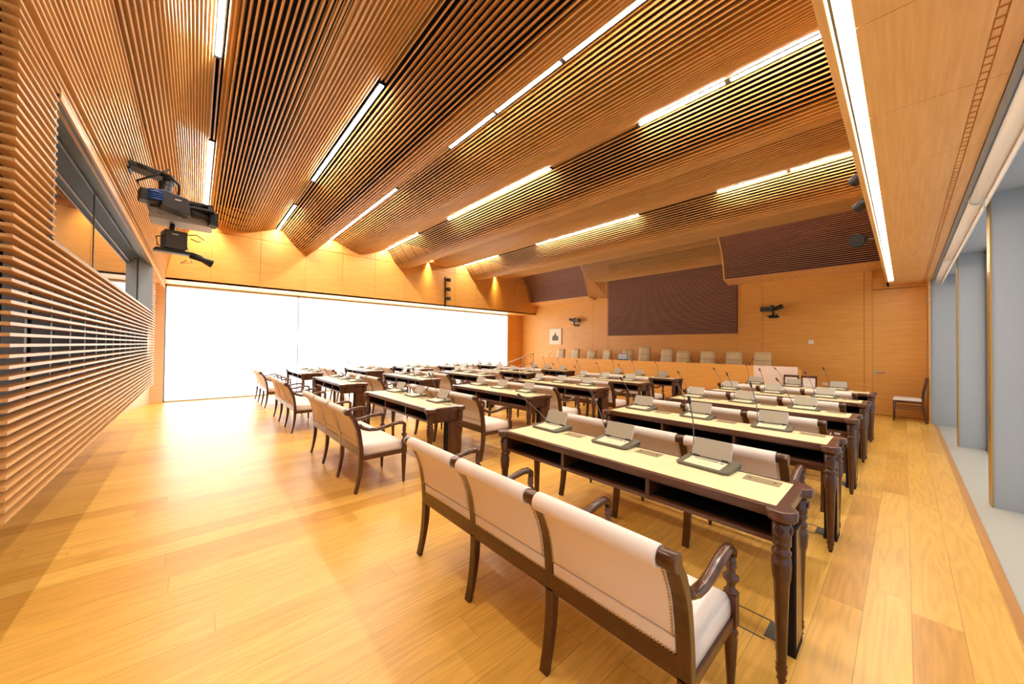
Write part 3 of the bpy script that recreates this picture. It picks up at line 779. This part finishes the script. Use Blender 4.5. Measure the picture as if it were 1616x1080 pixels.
def wall_camera(x, z, s, label):
    e = empty('wall_camera', (x, YF, z))
    b = MB(); b.box(-.11, .11, -.02, 0, -.20, -.13); b.box(-.11, .11, -.24, 0, -.155, -.14); b.obj('bracket', M['black_plastic'], e)
    n = MB(); n.tube([(0, -.16, -.14), (s * .03, -.17, -.08), (0, -.17, -.03)], [.035, .02, .03], 8); n.tube([(s * .10, -.12, -.14), (s * .06, -.14, -.09), (0, -.15, -.06)], .008, 6); n.obj('pan_head', M['black_plastic'], e)
    h = MB(); h.box(-.26 if s > 0 else .0, .0 if s > 0 else .26, -.25, -.11, -.03, .09); h.box(-.03, .03, -.26, -.10, -.04, .13); h.obj('camera_body', M['dark_plastic'], e, bevel=.01)
    l = MB(); l.tube([(0, -.18, .0), (s * .10, -.19, .04), (s * .22, -.20, .09)], [.045, .05, .06], 10); l.obj('lens', M['black_plastic'], e)
    tag(e, label, 'camera', 'cameras on the dais wall')
wall_camera(-8.87, 2.50, -1, 'small black video camera on the dais wall above the framed picture')
wall_camera(-2.33, 2.49, 1, 'small black video camera on the dais wall right of the slatted panel')

e = empty('spotlight_bar', (XH, 6.73, 3.43))
MB().box(.02, .05, -.015, .015, -.55, .55).obj('bar', M['black_plastic'], e)
MB().box(0, .03, -.02, .02, .44, .48).box(0, .03, -.02, .02, -.48, -.44).obj('wall_bracket', M['black_plastic'], e)
for z in (.44, .10, -.24):
    m = MB(); m.cyl((.06, .03, z), (.14, .16, z - .01), .062, 12, .07); m.cyl((.04, 0, z), (.08, .06, z), .025, 8)
    m.obj('spotlight', M['black_plastic'], e)
tag(e, 'vertical black bar with three spotlights on the wood wall above the windows', 'spotlight')

for i, (x, yy, z, d, lab) in enumerate(((-.33, 5.02, 3.19, (-.6, .5, -.35), 'black spotlight on the beam above the strip light, upper and nearest of three'),
                                       (-.34, 5.55, 3.06, (-.8, .3, -.55), 'black spotlight on the beam, middle of the three'),
                                       (-.52, 8.5, 3.35, (-.35, -1.0, -.25), 'round black spotlight on an arm from the beam, lowest and farthest of three'))):
    e = empty('beam_spotlight', (XB, yy, z)); v = Vector(d).normalized(); c = Vector((x - XB, 0, 0))
    rr = .055 if i < 2 else .11; L = .14 if i < 2 else .16
    if i < 2: c = c + Vector((.03, 0, .03))
    a = MB(); a.cyl((0, 0, .0), tuple(c), .012, 8); a.box(-.012, 0, -.03, .03, -.03, .03); a.obj('arm', M['gooseneck'], e)
    MB().tube([tuple(c - v * L * .5), tuple(c - v * L * .3), tuple(c + v * L * .5)], [rr * .6, rr * .95, rr], 14).obj('lamp_head', M['black_plastic'], e)
    tag(e, lab, 'spotlight', 'spotlights on the beam')

# ------------------------------------------------------------------ hung video camera
cxx = -5.0
e = empty('camera_hanger', (cxx, -.25, 3.1))
m = MB(); m.quadbox([(-.16, -.27, .07), (.04, -.27, .07), (.04, .06, .0), (-.16, .06, .0), (-.16, -.27, .12), (.04, -.27, .12), (.04, .06, .05), (-.16, .06, .05)])
m.box(-.14, .02, -.31, -.25, .03, .17); m.obj('wall_arm', M['black_plastic'], e, bevel=.006)
MB().cyl((0, 0, .03), (0, 0, -.02), .03, 10).cyl((0, -.005, -.02), (0, -.005, -.24), .052, 14).obj('drop_pole', M['black_plastic'], e)
t = MB(); t.box(-.14, .14, -.11, .36, -.43, -.32); t.obj('side_tray', M['tray'], e, bevel=.008)
t = MB(); t.box(-.15, .32, -.13, .37, -.315, -.295); t.box(-.15, -.13, .0, .36, -.29, -.20); t.box(-.15, .15, .32, .36, -.30, -.2); t.box(-.15, .15, .10, .36, -.215, -.20); t.obj('tray_frame', M['dark_plastic'], e)
lg = MB(); lg.box(.1405, .1415, .095, .115, -.395, -.36); lg.box(.1405, .1415, .102, .12, -.378, -.372); lg.obj('white_mark', M['white'], e)
lg = MB(); lg.box(.1405, .1415, -.05, -.015, -.385, -.372); lg.obj('amber_mark', M['brass'], e)
cb = MB()
cb.tube([(.05, .02, .10), (.06, -.09, .0), (.05, -.2, -.08), (.04, -.16, -.20)], .011, 7)
cb.tube([(.03, -.10, .06), (.08, .03, .03), (.09, .10, -.05), (.08, .09, -.17), (.05, .02, -.24)], .014, 7)
cb.tube([(.05, -.20, .09), (.06, -.12, .04), (.05, -.04, .05)], .009, 7)
cb.obj('cable', M['black_plastic'], e)
tag(e, 'black ceiling hanger arm with grey tray holding a video camera, upper left', 'camera mount')
e = empty('video_camera', (cxx + .27, -.22, 2.84), R(12))
b = MB(); b.quadbox([(-.07, -.06, -.10), (.09, -.06, -.10), (.09, .15, -.14), (-.07, .15, -.14), (-.07, -.07, .06), (.09, -.07, .06), (.09, .13, .02), (-.07, .13, .02)])
b.obj('camera_body', M['dark_plastic'], e, bevel=.01)
MB().tube([(.02, .13, -.07), (.02, .22, -.09), (.02, .24, -.095), (.02, .30, -.11)], [.05, .05, .042, .045], 12).obj('lens', M['black_plastic'], e)
MB().rings([[(.02 + sx * a, y, -.12 + sz * a) for sx, sz in ((-1, -1), (1, -1), (1, 1), (-1, 1))] for y, a in ((.30, .05), (.36, .07))], smooth=False).obj('lens_hood', M['black_plastic'], e)
MB().box(-.06, .08, -.20, -.07, -.08, .03).obj('rear_block', M['black_plastic'], e, bevel=.01)
m = MB()
for k in range(5): m.tube([(.088, -.15, -.06 + .02 * k), (.105, -.11, -.055 + .021 * k), (.088, -.05, -.05 + .02 * k)], .007, 6)
m.obj('blue_connector', M['blue'], e)
MB().box(.0905, .0915, .03, .075, -.02, -.01).obj('white_mark', M['white'], e)
MB().box(.0, .05, .1, .24, -.01, .0).box(.0, .05, .13, .24, -.055, -.045).obj('top_handle', M['black_plastic'], e)
tag(e, 'black video camera lying in the grey hanging tray by the slatted wall', 'camera')
e = empty('small_camera', (cxx, -.20, 2.47), R(14))
MB().box(-.09, .09, -.07, .10, -.06, .12).obj('monitor_box', M['dark_plastic'], e, bevel=.008)
MB().box(.0905, .0915, -.02, .03, .075, .085).obj('white_mark', M['white'], e)
MB().box(-.05, .06, -.13, .16, -.10, -.065).obj('camera_body', M['black_plastic'], e, bevel=.01)
MB().tube([(.02, .14, -.09), (.02, .22, -.11), (.02, .24, -.12), (.02, .32, -.15)], [.035, .035, .028, .045], 12).obj('lens', M['black_plastic'], e)
MB().cyl((0, .0, .11), (0, .0, .20), .02, 8).obj('hanging_pin', M['black_plastic'], e)
cb = MB(); cb.tube([(.06, .10, .10), (.07, .17, .12), (.07, .24, .08), (.07, .19, .05), (.06, .13, .07)], .006, 6)
cb.tube([(.07, .10, -.02), (.08, .14, -.18), (.08, .05, -.20), (.07, .10, -.16)], .004, 6)
cb.tube([(.06, -.07, .05), (.07, -.13, .03), (.07, -.12, -.05), (.06, -.08, -.06)], .006, 6)
cb.obj('cable', M['black_plastic'], e)
tag(e, 'smaller black camera with square monitor hanging below the grey tray', 'camera')

# ------------------------------------------------------------------ downlights grazing the header wall at the ends of the light rows
for i, (yy, zz_) in enumerate([LIGHTS[0], LIGHTS[1], LIGHTS[2], LIGHTS[3], sc(6.285, 4.60), LIGHTS[4], sc(9.416, 4.52)]):
    e = empty('wall_washer', (XH + .20, yy, zz_ + .05))
    MB().lathe([(.03, .0), (.036, .0), (.036, .06), (.02, .07)], 0, 0, 12).obj('housing', M['black_plastic'], e)
    L = bpy.data.lights.new('washer', 'SPOT'); L.energy = 90; L.color = (1, .70, .30); L.spot_size = R(110); L.spot_blend = 1.0; L.shadow_soft_size = .03
    lo = bpy.data.objects.new('lamp', L); COL.objects.link(lo); lo.parent = e; lo.location = (.0, 0, -.03); lo.rotation_euler = (0, R(12), 0)
    tag(e, 'small warm downlight grazing the wood wall, %s from the slatted wall' % ['first', 'second', 'third', 'fourth', 'fifth', 'sixth', 'seventh'][i], 'downlight', 'warm downlights along the end wall')

# ------------------------------------------------------------------ world, camera, view
w = bpy.data.worlds.new('World'); S.world = w; w.use_nodes = True
bg = w.node_tree.nodes['Background']; bg.inputs[0].default_value = (.9, .95, 1, 1); bg.inputs[1].default_value = .3

yaw, pitch, roll = R(48.101), R(-.769), R(.596)
cy, sy = math.cos(yaw), math.sin(yaw)
Rw = Matrix(((cy, sy, 0), (0, 0, -1), (-sy, cy, 0)))
P = Matrix(((1, 0, 0), (0, math.cos(pitch), -math.sin(pitch)), (0, math.sin(pitch), math.cos(pitch))))
Q = Matrix(((math.cos(roll), -math.sin(roll), 0), (math.sin(roll), math.cos(roll), 0), (0, 0, 1)))
C = Q @ P @ Rw
cam = bpy.data.cameras.new('camera'); co = bpy.data.objects.new('camera', cam); COL.objects.link(co)
rot = Matrix((C[0], -C[1], -C[2])).transposed()
co.matrix_world = Matrix.Translation((0, 0, H)) @ rot.to_4x4()
cam.sensor_width = 36; cam.lens = 555.7 / 1616 * 36; cam.clip_start = .02; cam.clip_end = 100
S.camera = co
S.view_settings.view_transform = 'Standard'; S.view_settings.look = 'None'
S.view_settings.exposure = 1.36; S.view_settings.gamma = 1.0; S.view_settings.use_curve_mapping = False
S.cycles.use_denoising = True
S.cycles.max_bounces = 8; S.cycles.diffuse_bounces = 5; S.cycles.glossy_bounces = 4
S.cycles.sample_clamp_indirect = 6
